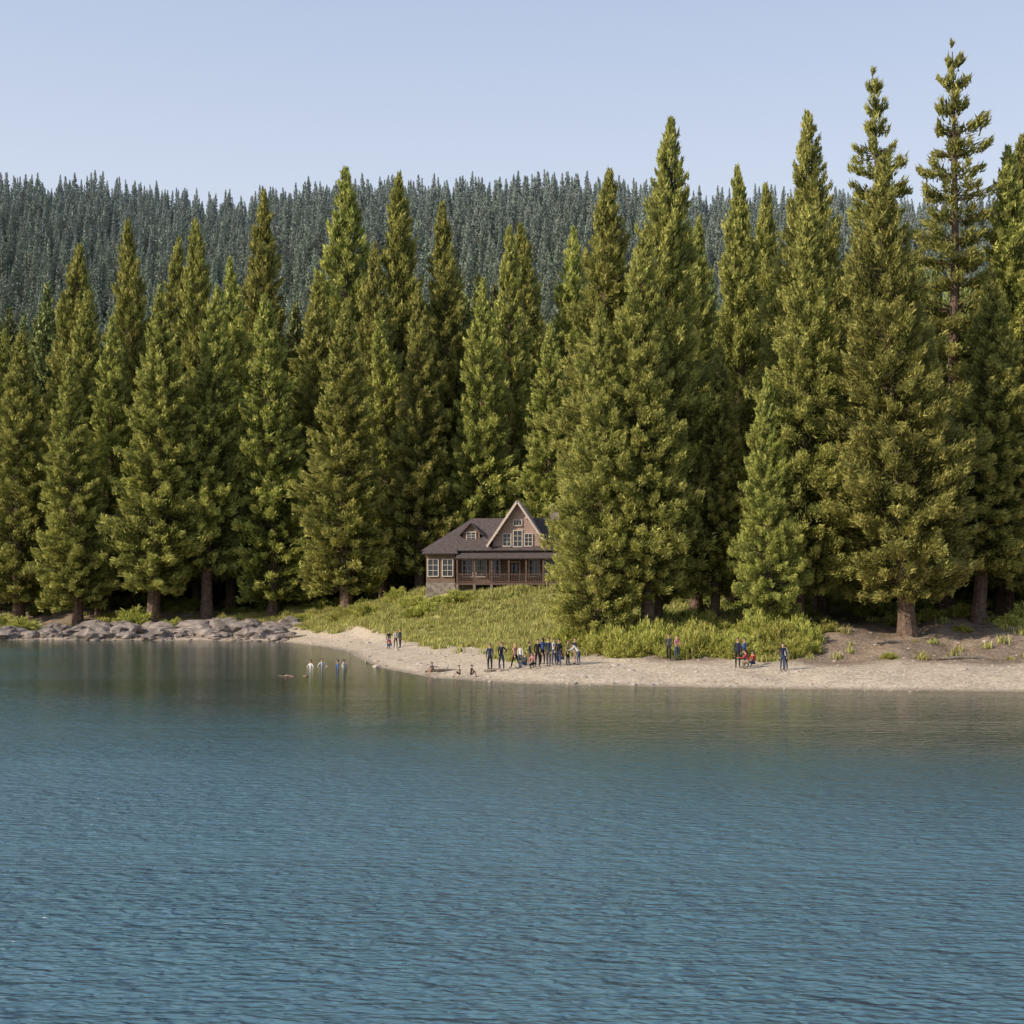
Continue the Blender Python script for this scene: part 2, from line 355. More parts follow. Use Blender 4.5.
n=len(gx); hs=rg.uniform(15,33,n)*np.interp(gy,[330,500,900],[1.25,1.0,0.9]); w=hs/30*rg.uniform(0.95,1.35,n)
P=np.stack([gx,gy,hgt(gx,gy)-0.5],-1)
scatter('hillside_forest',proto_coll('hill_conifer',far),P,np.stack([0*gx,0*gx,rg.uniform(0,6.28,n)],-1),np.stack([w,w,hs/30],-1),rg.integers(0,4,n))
gx,gy=jgrid(-200,230,118,335,7.2)
s=sdist(gx,gy)
keep=(s>38)&(np.abs(gx)<gy*0.5+50)&~((gx<12)&(gy<221)&(gx>-70))
keep&=~((gx<-66)&(gy<216))
gx,gy=gx[keep],gy[keep]; n=len(gx)
hs=np.interp(gy,[120,200,235,330],[28,42,46,32])*rg.uniform(0.8,1.15,n); w=hs/36*rg.uniform(0.95,1.25,n)
P=np.stack([gx,gy,hgt(gx,gy)-0.4],-1)
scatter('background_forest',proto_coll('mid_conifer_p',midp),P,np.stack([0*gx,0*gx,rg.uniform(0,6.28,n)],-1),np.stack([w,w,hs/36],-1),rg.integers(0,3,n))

# shrubs
def shrub_mesh(name,seed,nleaf=5200,mat=None,ll=0.16,lw=0.06):
    rg=np.random.default_rng(seed)
    nb=70; phi=rg.uniform(0,6.28,nb); el=np.arcsin(rg.uniform(0.1,1,nb)); L=rg.uniform(0.6,1.15,nb)
    D=np.stack([np.cos(phi)*np.cos(el),np.sin(phi)*np.cos(el),np.sin(el)],-1)
    u=np.array([0,0.5,1.0]); P=D[:,None,:]*(L[:,None]*u)[:,:,None]
    BV,BF=tubes(P,np.stack([0.02+0*L,0.012+0*L,0.004+0*L],1),3)
    i=rg.integers(0,nb,nleaf); uu=0.3+0.75*rg.random(nleaf)**0.7
    C=D[i]*(L[i]*uu)[:,None]+rg.normal(0,0.075,(nleaf,3)); C[:,2]=np.abs(C[:,2])
    d=D[i]+rg.normal(0,0.5,(nleaf,3)); d[:,2]+=0.4; d/=np.linalg.norm(d,axis=1,keepdims=True)
    q=np.cross(d,rg.normal(0,1,(nleaf,3))); q/=np.linalg.norm(q,axis=1,keepdims=True)
    V=np.stack([C-q*lw/2,C+q*lw/2,C+d*ll],1).reshape(-1,3)
    t=np.clip(0.1+0.35*rg.random(nb)[i]+0.3*rg.random(nleaf)+0.35*(uu-0.5),0,1)
    return mk_mesh(name,np.concatenate([BV,V]),[(BF,1),(np.arange(nleaf*3).reshape(-1,3)+len(BV),0)],[mat or M_shrub,M_bark],tint=np.concatenate([np.zeros(len(BV)),np.repeat(t,3)]))
shr=[shrub_mesh('willow_shrub%d'%k,k) for k in range(4)]
rg=np.random.default_rng(21)
def put(name,me,x,y,s,dz=0.0,sz=None):
    o=bpy.data.objects.new(name,me); link(o); o.location=(x,y,float(hgt(x,y))+dz); o.rotation_euler=(0,0,rg.uniform(0,6.28)); o.scale=(s,s,sz or s); return o
cand=[]
for _ in range(2500):
    x=rg.uniform(3.0,20); y=rg.uniform(93,104)
    s=float(sdist(x,y))
    if 12.4<s<21 and all((x-a)**2+(y-b)**2>0.9 for a,b in cand): cand.append((x,y))
    if len(cand)>=95: break
for x,y in cand: put('willow_shrub',shr[rg.integers(0,4)],x,y,rg.uniform(0.8,1.5),-0.1,rg.uniform(0.8,1.9))
for x,y,s in [(-6,159,1.9),(-9.5,159,1.6),(-11.0,160,1.7),(-4.2,158,1.1),(-17,168,2.0),(-21,177,2.0),(-19,175,1.7),(-13.5,170,1.8),(-50,190,3.0),(-54,188,2.2),(-64,186,2.4),(-68,187,3),(-72,189,2.6),(-44,186,1.7),(7.5,160,1.8),(9,158,1.5),(24,90.5,0.55),(30.5,104,1.3),(36,98,1.2),(37,101,1.6),(-38,188,1.8),(-27,186,1.6),(21.5,98,1.1),(-10.6,163,1.3),(-12,165,1.4),(-8.3,161.6,1.2),(31.5,99.5,0.8),(34.5,99,0.9),(40,100,1.3),(33,104,1.4)]:
    put('willow_shrub',shr[rg.integers(0,4)],x,y,s,-0.1,s*rg.uniform(0.6,0.9))
gx=rg.uniform(-90,60,2600); gy=rg.uniform(98,215,2600); s=sdist(gx,gy)
keep=(s>22)&(s<60)&(rg.random(2600)<0.6)&~((np.abs(gx+2)<12)&(gy<184)&(gy>140))
gx,gy=gx[keep],gy[keep]; n=len(gx); w=rg.uniform(0.5,1.7,n)
M_under=leafmat('undergrowth_leaves',(0.05,0.065,0.018),(0.2,0.22,0.055),(0.36,0.36,0.1),trans=0.2)
und=[shrub_mesh('under%d'%k,40+k,2600,M_under,0.24,0.09) for k in range(3)]
scatter('undergrowth',proto_coll('undergrowth_p',und),np.stack([gx,gy,hgt(gx,gy)-0.1],-1),np.stack([0*gx,0*gx,rg.uniform(0,6.28,n)],-1),np.stack([w,w,w*rg.uniform(0.5,1.1,n)],-1),rg.integers(0,3,n))
def tuft(name,seed,nb=34,h=0.55):
    rg=np.random.default_rng(seed); V=[];F=[];T=[]
    for b in range(nb):
        x,y=rg.normal(0,0.16,2); a=rg.uniform(0,6.28); l=h*rg.uniform(0.5,1.15); bend=rg.uniform(0.1,0.6)*l; w=0.022
        dx,dy=math.cos(a),math.sin(a); px,py=-dy*w,dx*w; k=len(V)
        V+=[(x-px,y-py,0),(x+px,y+py,0),(x+dx*bend*.3+px*.7,y+dy*bend*.3+py*.7,l*.6),(x+dx*bend*.3-px*.7,y+dy*bend*.3-py*.7,l*.6),(x+dx*bend,y+dy*bend,l)]
        F+=[(k,k+1,k+2),(k,k+2,k+3),(k+3,k+2,k+4)]; t=rg.random(); T+=[t*.5]*2+[t*.8]*2+[min(1,t+.2)]
    return mk_mesh(name,V,[(np.array(F),0)],[M_grass],tint=np.array(T))
tf=[tuft('tuft%d'%k,k) for k in range(4)]
gx=rg.uniform(-60,45,60000); gy=rg.uniform(88,200,60000); s=sdist(gx,gy)
gmask=np.maximum(meadow_mask(gx,gy,s)*np.clip(1.4-forest_mask(gx,gy,s),0,1),np.where(gx>18,0.05,0.10)*(s>13))
patch=0.5+0.5*np.sin(gx*0.35+np.sin(gy*0.22)*2)*np.cos(gy*0.3+gx*0.1)
keep=(gmask*(0.55+0.45*patch)>rg.random(len(gx)))&(s>5)&(s<45)&~((np.abs(gx+2)<8.5)&(gy>162)&(gy<176))
gx,gy,patch=gx[keep],gy[keep],patch[keep]; n=len(gx); w=rg.uniform(0.7,1.5,n)*(0.7+0.6*patch)
scatter('meadow_grass',proto_coll('grass_tuft_p',tf),np.stack([gx,gy,hgt(gx,gy)-0.03],-1),np.stack([0*gx,0*gx,rg.uniform(0,6.28,n)],-1),np.stack([w*1.2,w*1.2,w*rg.uniform(.6,1.0,n)],-1),rg.integers(0,4,n))

# rocks
def rock(name,seed,mat,sub=3,flat=0.6,rough=0.28):
    import bmesh
    bm=bmesh.new(); bmesh.ops.create_icosphere(bm,subdivisions=sub,radius=1)
    for v in bm.verts:
        c=v.co.copy(); n=mn.noise(c*1.1+Vector((seed*7.3,0,0)))*0.6+mn.noise(c*2.7+Vector((0,seed*3.1,0)))*rough
        cell=mn.cell(c*1.5+Vector((seed,seed,0)))*0.12
        v.co=c*(1+n*0.6+cell); v.co.z*=flat
    me=bpy.data.meshes.new(name); bm.to_mesh(me); bm.free(); me.materials.append(mat); return me
rk=[rock('rock%d'%k,k+1,M_rock,3,0.62,0.45) for k in range(6)]
pb=[rock('pebble%d'%k,k+20,M_peb,1,0.55) for k in range(3)]
pb2=[rock('cobble%d'%k,k+30,M_rock,2,0.6) for k in range(3)]
rg=np.random.default_rng(8)
for k in range(90):
    x=rg.uniform(-72,-28); y0=float(np.interp(x,SH[:,0],SH[:,1])); dd=rg.uniform(0.2,1)**1.3*14; y=y0+dd
    s=rg.uniform(0.6,2.4); o=put('boulder',rk[k%6],x,y,s,0.0,s*rg.uniform(.7,1.15)); o.scale[0]*=rg.uniform(1,1.7)
gx=rg.uniform(-80,50,30000); gy=rg.uniform(74,190,30000); s=sdist(gx,gy)
pr=np.where(gx<-26,0.6,np.where(s<11,0.40,0.25))
keep=(s>-0.6)&(s<21)&(rg.random(len(gx))<pr)&(meadow_mask(gx,gy,s)<0.4)
gx,gy=gx[keep],gy[keep]
lf=gx<-27
w=rg.exponential(0.05,len(gx))+0.03; w=np.minimum(np.where(lf,w*3.2,w),0.8)
for nm,mk,pp in (('beach_stones',~lf,pb),('shore_rocks',lf,pb2)):
    n=int(mk.sum()); x_,y_,w_=gx[mk],gy[mk],w[mk]
    scatter(nm,proto_coll(nm+'_p',pp),np.stack([x_,y_,hgt(x_,y_)],-1),np.stack([0*x_,0*x_,rg.uniform(0,6.28,n)],-1),np.stack([w_,w_,w_],-1),rg.integers(0,3,n))
for x,y,a,l in [(-4.6,94.5,0.3,2.4),(-1.0,91,-0.2,1.6),(28.5,90,0.15,3.5),(33,88,-0.25,2.6),(25,94,0.5,2.2),(-26,173.5,0.2,5),(-36,178.5,-0.1,5)]:
    u=np.linspace(-.5,.5,7); P=np.stack([u*l,0.08*np.sin(u*6),0.05*np.cos(u*4)],-1)
    V1,F1=tubes(P,0.11*(1-0.5*np.abs(u))*(l/2.4)**.5,8); ac=Acc(); ac.add(V1,F1,0)
    V2,F2=tubes(np.array([(0.1*l,0,0.03),(0.16*l,0.1,0.25),(0.18*l,0.12,0.42)]),np.array([.05,.03,.012]),6); ac.add(V2,F2,0)
    V2,F2=tubes(np.array([(-0.2*l,0,0.03),(-0.3*l,-0.15,0.2),(-.33*l,-.2,.3)]),np.array([.045,.03,.012]),6); ac.add(V2,F2,0)
    o=bpy.data.objects.new('driftwood_log',ac.mesh('driftwood',[M_drift],True)); link(o); o.location=(x,y,float(hgt(x,y))+0.06); o.rotation_euler=(0,0,a)

# ------------------------------------------------------------------ lodge
M_wall=simple('brown_siding',(0.18,0.12,0.085),0.8,0.2,2)
M_gab=simple('sunlit_gable_shingles',(0.38,0.265,0.215),0.85,0.25,5)  # gable siding with its sunlit pink put into the base colour
M_roof=simple('roof_shingles',(0.085,0.065,0.06),0.9,0.35,4,0.03)
M_roof_sunlit=simple('sunlit_shingles',(0.42,0.32,0.285),0.9,0.3,4,0.03)  # gable roof: pink sunlight painted into the shingle colour
M_trim=simple('cream_trim',(0.56,0.47,0.39),0.6,0.06,3)
M_rail=simple('dark_stained_wood',(0.125,0.075,0.058),0.7,0.2,4)
M_stone=simple('field_stone',(0.22,0.18,0.15),0.9,0.5,2.5,0.05)
m,nt,out=newmat('window_glass'); p=N(nt,'ShaderNodeBsdfPrincipled'); p.inputs['Base Color'].default_value=(0.03,0.035,0.04,1); p.inputs['Roughness'].default_value=0.06; nt.links.new(p.outputs[0],out.inputs[0]); M_glass=m
HX,HY=-2.0,165.0
house=bpy.data.objects.new('lodge_house',None); link(house); HZ=float(hgt(HX,HY-1)); house.location=(HX,HY,HZ+0.1); house.rotation_euler=(0,0,RAD(-6)); house.scale=(1,1,1.04)
MATS=[M_wall,M_gab,M_roof,M_roof_sunlit,M_trim,M_rail,M_stone,M_glass]
def part(name,ac): return link(bpy.data.objects.new(name,ac.mesh(name,MATS)),house)
a=Acc(); a.box((0,4.5,-0.4),(15.6,9,2.0),6); a.box((-6.2,-.45,-.4),(3.4,1.3,2.0),6); part('foundation',a)
a=Acc(); a.box((0,4.5,2.35),(15.2,8.6,3.5),0)
for k in range(16): a.box((0,0.19,0.75+k*0.21),(15.1,0.03,0.03),0)
a.box((-6.2,-0.45,2.2),(3.35,1.25,3.18),0)
part('walls',a)
def slab(ac,pts,th,m):
    pts=np.array(pts,float); n=np.cross(pts[1]-pts[0],pts[2]-pts[0]); n/=np.linalg.norm(n)
    if n[2]<0: n=-n
    k=len(pts); V=np.concatenate([pts,pts+n*th])
    ac.add(V,[tuple(range(k))],m); ac.G.append((np.array([tuple(range(k,2*k))])+ac.n-2*k,m))
    ac.G.append((np.array([(i,(i+1)%k,k+(i+1)%k,k+i) for i in range(k)])+ac.n-2*k,m))
a=Acc()
e=4.05; rz=7.9
LF_,RF_,RB_,LB_=(-8.5,-0.7,e),(8.5,-0.7,e),(8.5,9.7,e),(-8.5,9.7,e); R1,R2=(-3.2,4.5,rz),(6.0,4.5,rz)
slab(a,[LF_,RF_,R2,R1],0.16,2); slab(a,[LB_,LF_,R1],0.16,2); slab(a,[RB_,LB_,R1,R2],0.16,2); slab(a,[RF_,RB_,R2],0.16,2)
slab(a,[(-4.2,-3.0,3.15),(8.0,-3.0,3.15),(8.0,0.2,4.0),(-4.2,0.2,4.0)],0.12,2)
slab(a,[(-8.3,-1.7,3.72),(-4.1,-1.7,3.72),(-4.6,0.4,4.75),(-7.8,0.4,4.75)],0.12,2)
part('main_roof',a)
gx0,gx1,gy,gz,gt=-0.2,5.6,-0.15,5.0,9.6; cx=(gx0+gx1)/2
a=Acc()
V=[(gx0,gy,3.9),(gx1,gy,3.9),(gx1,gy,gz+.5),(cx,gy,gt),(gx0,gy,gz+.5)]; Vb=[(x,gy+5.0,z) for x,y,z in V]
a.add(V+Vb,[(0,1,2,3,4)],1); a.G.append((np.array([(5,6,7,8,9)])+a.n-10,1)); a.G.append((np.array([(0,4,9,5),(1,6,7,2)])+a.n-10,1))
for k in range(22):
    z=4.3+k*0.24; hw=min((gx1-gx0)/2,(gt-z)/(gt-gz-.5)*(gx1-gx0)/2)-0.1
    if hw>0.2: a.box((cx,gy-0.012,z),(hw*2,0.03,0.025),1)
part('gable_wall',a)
a=Acc(); oh=0.55; sl=(gt-gz-.5)/((gx1-gx0)/2)
for sgn,xe in ((-1,gx0-oh),(1,gx1+oh)):
    ze=gt-sl*(abs(xe-cx))
    slab(a,[(cx,gy-0.7,gt+.02),(xe,gy-0.7,ze),(xe,gy+5.2,ze),(cx,gy+5.2,gt+.02)],0.14,3)
part('gable_roof',a)
a=Acc()
for sgn,xe in ((-1,gx0-oh),(1,gx1+oh)):
    ze=gt-sl*(abs(xe-cx))
    slab(a,[(cx,gy-0.78,gt-.22),(xe,gy-0.78,ze-.22),(xe,gy-0.71,ze-.22),(cx,gy-0.71,gt-.22)],0.20,4)
    for f in (0.3,0.65):
        bx=cx+(xe-cx)*f; bz=gt-sl*abs(bx-cx)-0.35; a.box((bx,gy-0.38,bz),(0.14,0.62,0.14),4)
part('bargeboards',a)
a=Acc(); dx=-2.9
a.add([(dx-1,1.1,5.2),(dx+1,1.1,5.2),(dx+1,1.1,6.2),(dx,1.1,7.2),(dx-1,1.1,6.2),(dx-1,4,5.2),(dx+1,4,5.2),(dx+1,4,6.2),(dx,4,7.2),(dx-1,4,6.2)],[(0,1,2,3,4)],0)
a.G.append((np.array([(0,4,9,5),(1,6,7,2)])+a.n-10,0))
slab(a,[(dx,0.7,7.25),(dx-1.35,0.7,5.9),(dx-1.35,4.2,5.9),(dx,4.2,7.25)],0.1,2); slab(a,[(dx,0.7,7.25),(dx+1.35,0.7,5.9),(dx+1.35,4.2,5.9),(dx,4.2,7.25)],0.1,2)
part('dormer',a)
a=Acc(); a.box((6.6,5,7.4),(1.1,0.9,4),6); a.box((6.6,5,9.45),(1.3,1.1,0.18),6); part('chimney',a)
def window(ac,x,z,w,h,y,nx=2,nz=3):
    ac.box((x,y,z),(w,0.05,h),7)
    t=0.10
    ac.box((x-w/2-t/2+.01,y-.03,z),(t,.14,h+2*t),4); ac.box((x+w/2+t/2-.01,y-.03,z),(t,.14,h+2*t),4)
    ac.box((x,y-.03,z+h/2+t/2),(w-.03,.14,t),4); ac.box((x,y-.05,z-h/2-t/2),(w-.03,.2,t),4)
    for i in range(1,nx): ac.box((x-w/2+w*i/nx,y-.05,z),(.05,.06,h-.01),4)
    for i in range(1,nz): ac.box((x,y-.045,z-h/2+h*i/nz),(w-.01,.06,.05),4)
a=Acc()
for x in (-7.05,-5.35): window(a,x,2.25,1.15,1.8,-1.10)
for x in (-3.2,-1.6,0.0,4.6,6.2): window(a,x,2.2,1.15,1.8,0.17)
window(a,cx,5.5,0.95,1.7,gy-.03,2,3); window(a,cx-1.25,5.35,0.85,1.3,gy-.03); window(a,cx+1.25,5.35,0.85,1.3,gy-.03)
window(a,cx,7.25,0.9,0.55,gy-.03,3,1)
window(a,dx,5.85,1.0,0.8,1.07)
part('windows',a)
a=Acc(); a.box((2.3,0.13,1.75),(1.1,0.1,2.2),5); a.box((2.3,0.1,2.9),(1.4,.16,.13),4); a.box((1.68,.1,1.75),(.13,.16,2.2),4); a.box((2.92,.1,1.75),(.13,.16,2.2),4); a.box((2.3,.05,2.2),(.7,.06,.9),7); a.box((2.7,.05,1.65),(.06,.12,.12),4); part('front_door',a)
a=Acc(); a.box((1.9,-1.35,0.45),(12.2,3.0,0.25),5)
for k in range(7): a.box((-4.0+k*1.98,-2.75,1.85),(0.18,0.18,2.6),5)
for k in range(62): a.box((-4.0+k*0.195,-2.78,1.05),(0.05,0.05,0.85),5)
a.box((1.9,-2.78,1.5),(12.1,.12,.09),5); a.box((1.9,-2.78,.68),(12.1,.1,.07),5)
for k in range(7): a.box((-4.0+k*1.98,-2.75,-.3),(0.3,0.3,1.3),6)
part('porch',a)

# ------------------------------------------------------------------ people
PM={}
def pm(col,rough=0.85):
    k=tuple(round(c,3) for c in col)
    if k not in PM: PM[k]=simple('cloth_%d'%len(PM),col,rough,0.12,9)
    return PM[k]
SKIN=[(0.50,0.30,0.21),(0.42,0.25,0.17),(0.24,0.13,0.085)]
def rotx(v,a,c): 
    y,z=v[1]-c[1],v[2]-c[2]; return np.array([v[0],c[1]+y*math.cos(a)-z*math.sin(a),c[2]+y*math.sin(a)+z*math.cos(a)])
def person(x,y,yaw,pose='stand',top=(.03,.035,.06),bot=(.03,.03,.04),hair=(.03,.02,.015),h=1.75,skin=0,long_hair=False,shorts=False,short_sleeve=False,z=None,name='person',hold=None):
    thigh=[0.06,-0.04];knee=[0.03,0.05];arm=[0.08,-0.02];elb=[0.25,0.3];abd=[0.14,0.14];lean=0.0; out_=[0.06,0.06]
    if pose=='walk': thigh=[0.42,-0.34];knee=[0.12,0.35];arm=[-0.4,0.4];elb=[0.2,0.45];lean=-0.05
    if pose=='hold': arm=[0.35,0.3];elb=[1.5,1.55];abd=[0.1,0.1]
    if pose=='hip': arm=[-0.25,0.05];elb=[1.2,0.3];abd=[0.75,0.12];out_=[.12,.1]
    if pose=='point': arm=[1.3,0.0];elb=[0.15,0.3]
    if pose=='sit': thigh=[2.1,1.95];knee=[1.75,1.6];arm=[0.6,0.5];elb=[1.0,1.1];lean=-0.15
    if pose=='crouch': thigh=[1.9,1.5];knee=[2.1,2.2];arm=[0.9,0.7];elb=[0.7,0.9];lean=-0.35
    if pose=='bend': thigh=[0.15,0.0];knee=[0.25,0.1];arm=[0.9,0.7];elb=[0.3,0.5];lean=-0.8
    if pose=='wade': arm=[0.3,0.1];elb=[0.9,1.2];abd=[0.6,0.7];thigh=[.2,-.1]
    if pose=='swim': thigh=[0.1,-0.25];knee=[0.1,0.2];arm=[2.9,1.0];elb=[0.2,0.5];abd=[0.15,0.3]
    J=[];R=[];E=[];lab=[]
    def add(p,r,par,l):
        J.append(np.array(p,float)); R.append(r); i=len(J)-1
        if par is not None: E.append((par,i)); lab.append(l)
        return i
    pc=np.array([0,0,0.95])
    U=lambda v: rotx(np.array(v,float),lean,pc)
    pe=add(pc,(.135,.105),None,None)
    wa=add(U((0,0.0,1.1)),(.125,.09),pe,'torso'); ch=add(U((0,0,1.3)),(.16,.105),wa,'torso'); nb=add(U((0,-.005,1.44)),(.085,.07),ch,'torso')
    nk=add(U((0,0,1.52)),(.05,.052),nb,'neck'); jw=add(U((0,.015,1.585)),(.066,.078),nk,'head'); hd=add(U((0,.005,1.665)),(.077,.093),jw,'head'); ht=add(U((0,-.005,1.725)),(.055,.065),hd,'head')
    feet=[];hands=[]
    for k,sx in enumerate((-1,1)):
        hp=add(pc+np.array([sx*.09,0,-.06]),(.092,.09),pe,'pelvis')
        dr=np.array([sx*math.sin(out_[k]),math.sin(thigh[k]),-math.cos(thigh[k])]); dr/=np.linalg.norm(dr)
        mid=add(J[hp]+dr*.2,(.078,.08),hp,'thigh'); kn=add(J[hp]+dr*.43,(.055,.058),mid,'thigh')
        b=thigh[k]-knee[k]; ds=np.array([0,math.sin(b),-math.cos(b)])
        cf=add(J[kn]+ds*.15,(.053,.056),kn,'calf'); an=add(J[kn]+ds*.41,(.034,.036),cf,'calf')
        fy=np.array([sx*.12,1,0]) if pose!='swim' else np.array([0,.2,-1.0]); fy/=np.linalg.norm(fy)
        he=J[an]+np.array([0,0,-.035]) ; bl=add(he+fy*.09,(.038,.028),an,'foot'); add(he+fy*.17,(.032,.018),bl,'foot')
        feet.append(he[2]-.03)
        shp=U((sx*.165,0,1.40)); sh=add(shp,(.062,.062),nb,'torso')
        da=np.array([sx*math.sin(abd[k]),math.sin(arm[k])*math.cos(abd[k]),-math.cos(arm[k])*math.cos(abd[k])])
        el=add(shp+da*.285,(.041,.042),sh,'uarm')
        b=arm[k]+elb[k]; inw=0.25 if pose in('hold','hip','sit','crouch') else 0.04
        if pose=='hip' and k==0: df=np.array([0.75,.35,-.45])
        else: df=np.array([sx*(math.sin(abd[k])*.5-inw),math.sin(b),-math.cos(b)])
        df/=np.linalg.norm(df)
        wr=add(J[el]+df*.25,(.026,.03),el,'farm'); hands.append((J[wr].copy(),df,sx))
    me=bpy.data.meshes.new('sk'); me.from_pydata([tuple(v) for v in J],E,[]); o=bpy.data.objects.new('sk',me); link(o)
    md=o.modifiers.new('s','SKIN'); md.use_smooth_shade=True; md.branch_smoothing=0.4
    for i,r in enumerate(R): me.skin_vertices[0].data[i].radius=r
    me.skin_vertices[0].data[0].use_root=True
    o.modifiers.new('u','SUBSURF').levels=1
    dg=bpy.context.evaluated_depsgraph_get(); ev=o.evaluated_get(dg); em=ev.to_mesh()
    V=np.array([tuple(v.co) for v in em.vertices]); polys=[tuple(p.vertices) for p in em.polygons]
    ev.to_mesh_clear(); bpy.data.objects.remove(o)
    mats=[pm(SKIN[skin],.6),pm(top),pm(bot),pm((.04,.035,.03)),pm(hair),pm((.6,.6,.58)),pm((.35,.12,.1))]
    A_=np.array([J[a] for a,b in E]); B_=np.array([J[b] for a,b in E]); 
    mp={'torso':1,'neck':0,'head':0,'pelvis':2,'thigh':2,'calf':0 if shorts else 2,'foot':3,'uarm':1,'farm':0 if short_sleeve else 1}
    quads=[];tris=[];mq=[];mt=[]
    for pl in polys:
        c=V[list(pl)].mean(0); d=B_-A_; t=np.clip(((c-A_)*d).sum(1)/((d*d).sum(1)+1e-9),0,1); dist=np.linalg.norm(c-A_-d*t[:,None],axis=1)
        mm=mp[lab[int(dist.argmin())]]
        (quads if len(pl)==4 else tris).append(pl[:4]); (mq if len(pl)==4 else mt).append(mm)
    ac=Acc(); ac.V.append(V); ac.n=len(V)
    if quads: ac.G.append((np.array(quads),mq))
    if tris: ac.G.append((np.array([t[:3] for t in tris]),mt))
    def addU(VF,m): ac.add(np.array([U(v) for v in VF[0]]),VF[1],m)
    for sx in (-1,1):
        addU(sph((sx*.03,.093,1.655),(.013,.01,.008),8,5),5); addU(sph((sx*.03,.101,1.655),(.006,.005,.006),6,4),3); addU(sph((sx*.082,.0,1.64),(.012,.02,.032),8,5),0)
    addU(tubes(np.array([(0,.092,1.665),(0,.108,1.635),(0,.112,1.62),(0,.09,1.612)]),np.array([.007,.011,.014,.008]),6),0)
    addU(sph((0,.09,1.585),(.024,.01,.006),8,5),6)
    Vh,Fh=sph((0,-.012,1.675),(.092,.108,.092),14,10)
    kf=[f for f in Fh if not (Vh[f].mean(0)[1]>.045 and Vh[f].mean(0)[2]<1.70) and Vh[f].mean(0)[2]>1.60]
    addU((Vh,np.array(kf)),4)
    if long_hair: addU(tubes(np.array([(0,-.06,1.68),(0,-.095,1.58),(0,-.11,1.46),(0,-.11,1.36)]),np.array([.075,.075,.06,.02]),8),4)
    for w,df,sx in hands:
        up=np.array([0,0,1.]) if abs(df[2])<.9 else np.array([0,1.,0]); sd=np.cross(df,up); sd/=np.linalg.norm(sd); 
        fw=np.cross(sd,df); side=fw if abs(df[2])>.9 else sd*sx*-1; nrm=np.cross(side,df)
        Pm=np.array([w,w+df*.04,w+df*.085]); Vp,Fp=tubes(Pm,np.array([.028,.04,.038]),8)
        rel=Vp-w; Vp=Vp-np.outer(rel@nrm,nrm)*.55; ac.add(Vp,Fp,0)
        for f,(o_,l) in enumerate(((-.03,.062),(-.01,.075),(.01,.08),(.03,.07))):
            b=w+df*.078+side*o_; p1=b+df*l*.45; p2=p1+(df*.85+nrm*.5*sx)*l*.32; p3=p2+(df*.5+nrm*.85*sx)*l*.28
            ac.add(*tubes(np.array([b,p1,p2,p3]),np.array([.009,.0085,.0075,.005]),6),0)
        b=w+df*.025+side*.03; ac.add(*tubes(np.array([b,b+side*.025+df*.02,b+side*.035+df*.05]),np.array([.012,.01,.007]),6),0)
    if hold=='bag':
        Vb,Fb=sph((0,-.16,1.25),(.14,.09,.2),10,8); ac.add(np.array([U(v) for v in Vb]),Fb,6)
    k=h/1.77
    AV=np.concatenate(ac.V)*k
    base=min(feet)*k
    if pose=='sit': base=min(base,(0.95-.13)*k)
    if pose=='swim':
        AV=AV-np.array([0,0,1.4*k]); AV=np.array([rotx(v,-1.35,(0,0,0)) for v in AV]); base=0
    AV[:,2]-=base; ac.V=[AV]
    o=bpy.data.objects.new(name,ac.mesh(name,mats,True)); link(o)
    o.location=(x,y,float(hgt(x,y)) if z is None else z); o.rotation_euler=(0,0,yaw); return o
navy=(.02,.025,.05);blk=(.015,.015,.018);char=(.05,.05,.055);pink=(.45,.2,.19);red=(.35,.06,.05);whi=(.55,.53,.5);blue=(.06,.1,.25);tan=(.3,.22,.15);den=(.05,.07,.13);blond=(.3,.2,.09);brn=(.07,.035,.02)
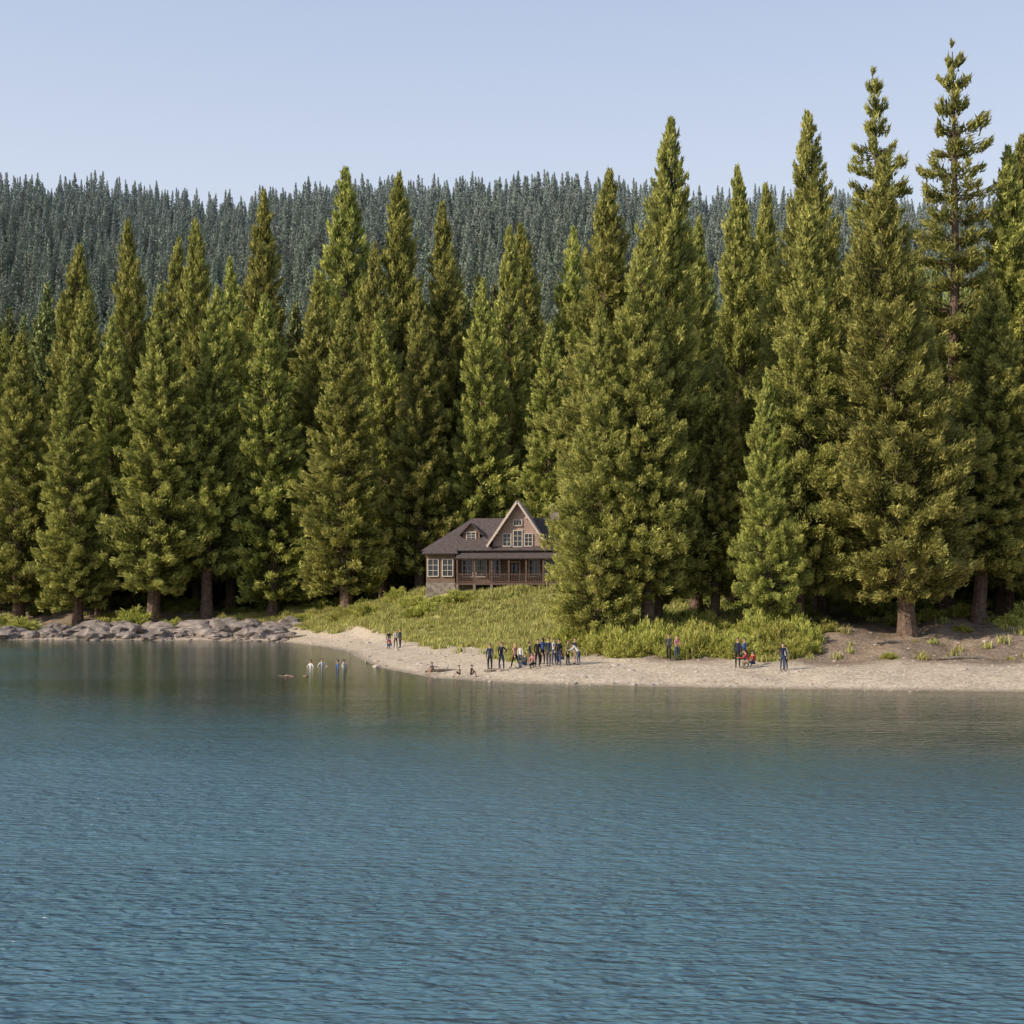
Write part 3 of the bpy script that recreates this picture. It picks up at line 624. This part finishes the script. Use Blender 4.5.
PL=[(-1.42,91.2,2.9,'stand',navy,blk,dict(h=1.82)),(-0.68,91.6,3.3,'hip',navy,den,dict(h=1.8,hair=brn)),(0.22,92,0.8,'walk',pink,blk,dict(h=1.72,long_hair=True,hair=blond)),
(0.9,91.2,2.2,'sit',char,den,dict(h=1.6)),(1.15,92.6,-1.8,'stand',char,tan,dict(h=1.55,shorts=True)),(1.65,91.4,3.4,'stand',blk,blk,dict(h=1.78)),(2.0,93,0.5,'hold',blue,blk,dict(h=1.7,long_hair=True)),
(2.35,91.2,2.6,'stand',navy,char,dict(h=1.84)),(2.72,92.2,-2.4,'hold',whi,den,dict(h=1.7,short_sleeve=True,hair=brn)),(3.0,91.3,3.0,'walk',blk,den,dict(h=1.8)),(3.35,92.5,1.5,'crouch',red,den,dict(h=1.65)),
(3.6,91.6,-2.0,'stand',tan,blk,dict(h=1.66,long_hair=True,hair=brn)),(4.1,92.3,2.0,'stand',navy,tan,dict(h=1.7,shorts=True)),(4.3,91.4,1.2,'bend',whi,den,dict(h=1.6)),(1.35,90.6,2.8,'crouch',pink,blk,dict(h=1.5,long_hair=True)),(0.55,92.8,2.9,'stand',whi,den,dict(h=1.4)),
(10.25,93.0,2.7,'stand',char,blk,dict(h=1.74)),(10.75,92.8,3.6,'hold',pink,den,dict(h=1.62,long_hair=True,hair=blond)),
(14.0,88.2,2.8,'stand',navy,blk,dict(h=1.85)),(14.5,88.6,1.8,'hold',blue,den,dict(h=1.78,hair=brn)),(14.55,87.5,1.4,'crouch',red,tan,dict(h=1.7,long_hair=True)),(14.95,88,2.4,'sit',red,den,dict(h=1.6)),
(16.3,85.6,3.3,'stand',navy,den,dict(h=1.72,hold='bag')),(16.55,86.1,0.4,'stand',whi,blk,dict(h=1.5)),
(-11.7,135,2.9,'stand',blk,den,dict(h=1.75)),(-11.1,135.6,3.5,'hip',whi,blk,dict(h=1.7)),(-10.6,134.8,2.2,'stand',navy,blk,dict(h=1.8)),(-11.4,134.2,1.2,'crouch',red,den,dict(h=1.6)),
(-5.2,93.2,2.4,'sit',char,tan,dict(h=1.3,short_sleeve=True,shorts=True)),(-2.6,89.8,-1.9,'sit',brn,blk,dict(h=1.2,shorts=True)),(-3.3,90.4,1.6,'sit',tan,blk,dict(h=1.15,shorts=True)),
]
for x,y,yaw,pose,t,b,kw in PL: person(x,y,yaw,pose,t,b,**kw)
for x,y,yaw,t,zz in [(-15.0,106,2.6,whi,-1.15),(-14.3,107,3.6,whi,-1.1),(-13.0,106,2.0,blue,-1.15),(-12.6,106.7,-2,whi,-1.15)]:
    person(x,y,yaw,'wade',t,navy,h=1.7,z=zz,short_sleeve=True,name='wading_person')
person(-14.7,93,1.9,'swim',SKIN[0],navy,h=1.75,z=0.03,shorts=True,short_sleeve=True,name='swimming_person')

# ------------------------------------------------------------------ light, sky, camera
EL,ROT=RAD(32),RAD(244)
w=bpy.data.worlds.new('World'); scene.world=w; w.use_nodes=True; nt=w.node_tree; nt.nodes.clear()
sk=nt.nodes.new('ShaderNodeTexSky'); sk.sky_type='NISHITA'; sk.sun_disc=False; sk.sun_elevation=EL; sk.sun_rotation=ROT; sk.altitude=200; sk.air_density=1.0; sk.dust_density=3.0; sk.ozone_density=1.5
bg=nt.nodes.new('ShaderNodeBackground'); bg.inputs[1].default_value=0.15
tc=nt.nodes.new('ShaderNodeTexCoord'); sx=nt.nodes.new('ShaderNodeSeparateXYZ'); nt.links.new(tc.outputs['Generated'],sx.inputs[0])
hz=mixc(nt,1.0,ramp(nt,sx.outputs[2],[(0.10,(0.80,0.82,0.87)),(0.27,(0.66,0.71,0.82)),(0.42,(0.47,0.56,0.75)),(1.0,(0.30,0.40,0.64))]),(8.0,8.0,8.0),'MULTIPLY')
col=mixc(nt,0.68,sk.outputs[0],hz)
o_=nt.nodes.new('ShaderNodeOutputWorld'); nt.links.new(col,bg.inputs[0]); nt.links.new(bg.outputs[0],o_.inputs[0])
sl=bpy.data.lights.new('sun','SUN'); sl.energy=5.0; sl.angle=RAD(0.5); sl.color=(1,0.91,0.75)
so=bpy.data.objects.new('sun',sl); link(so)
sd=Vector((math.sin(ROT)*math.cos(EL),math.cos(ROT)*math.cos(EL),math.sin(EL)))
so.rotation_euler=sd.to_track_quat('Z','Y').to_euler()
cam=bpy.data.cameras.new('camera'); cam.lens=50; cam.sensor_width=36; cam.shift_y=88/1024; cam.clip_end=8000; cam.clip_start=0.5
co=bpy.data.objects.new('camera',cam); link(co); co.location=(0,0,5); co.rotation_euler=(RAD(90),0,0); scene.camera=co
scene.view_settings.view_transform='Standard'; scene.view_settings.look='None'; scene.view_settings.exposure=0
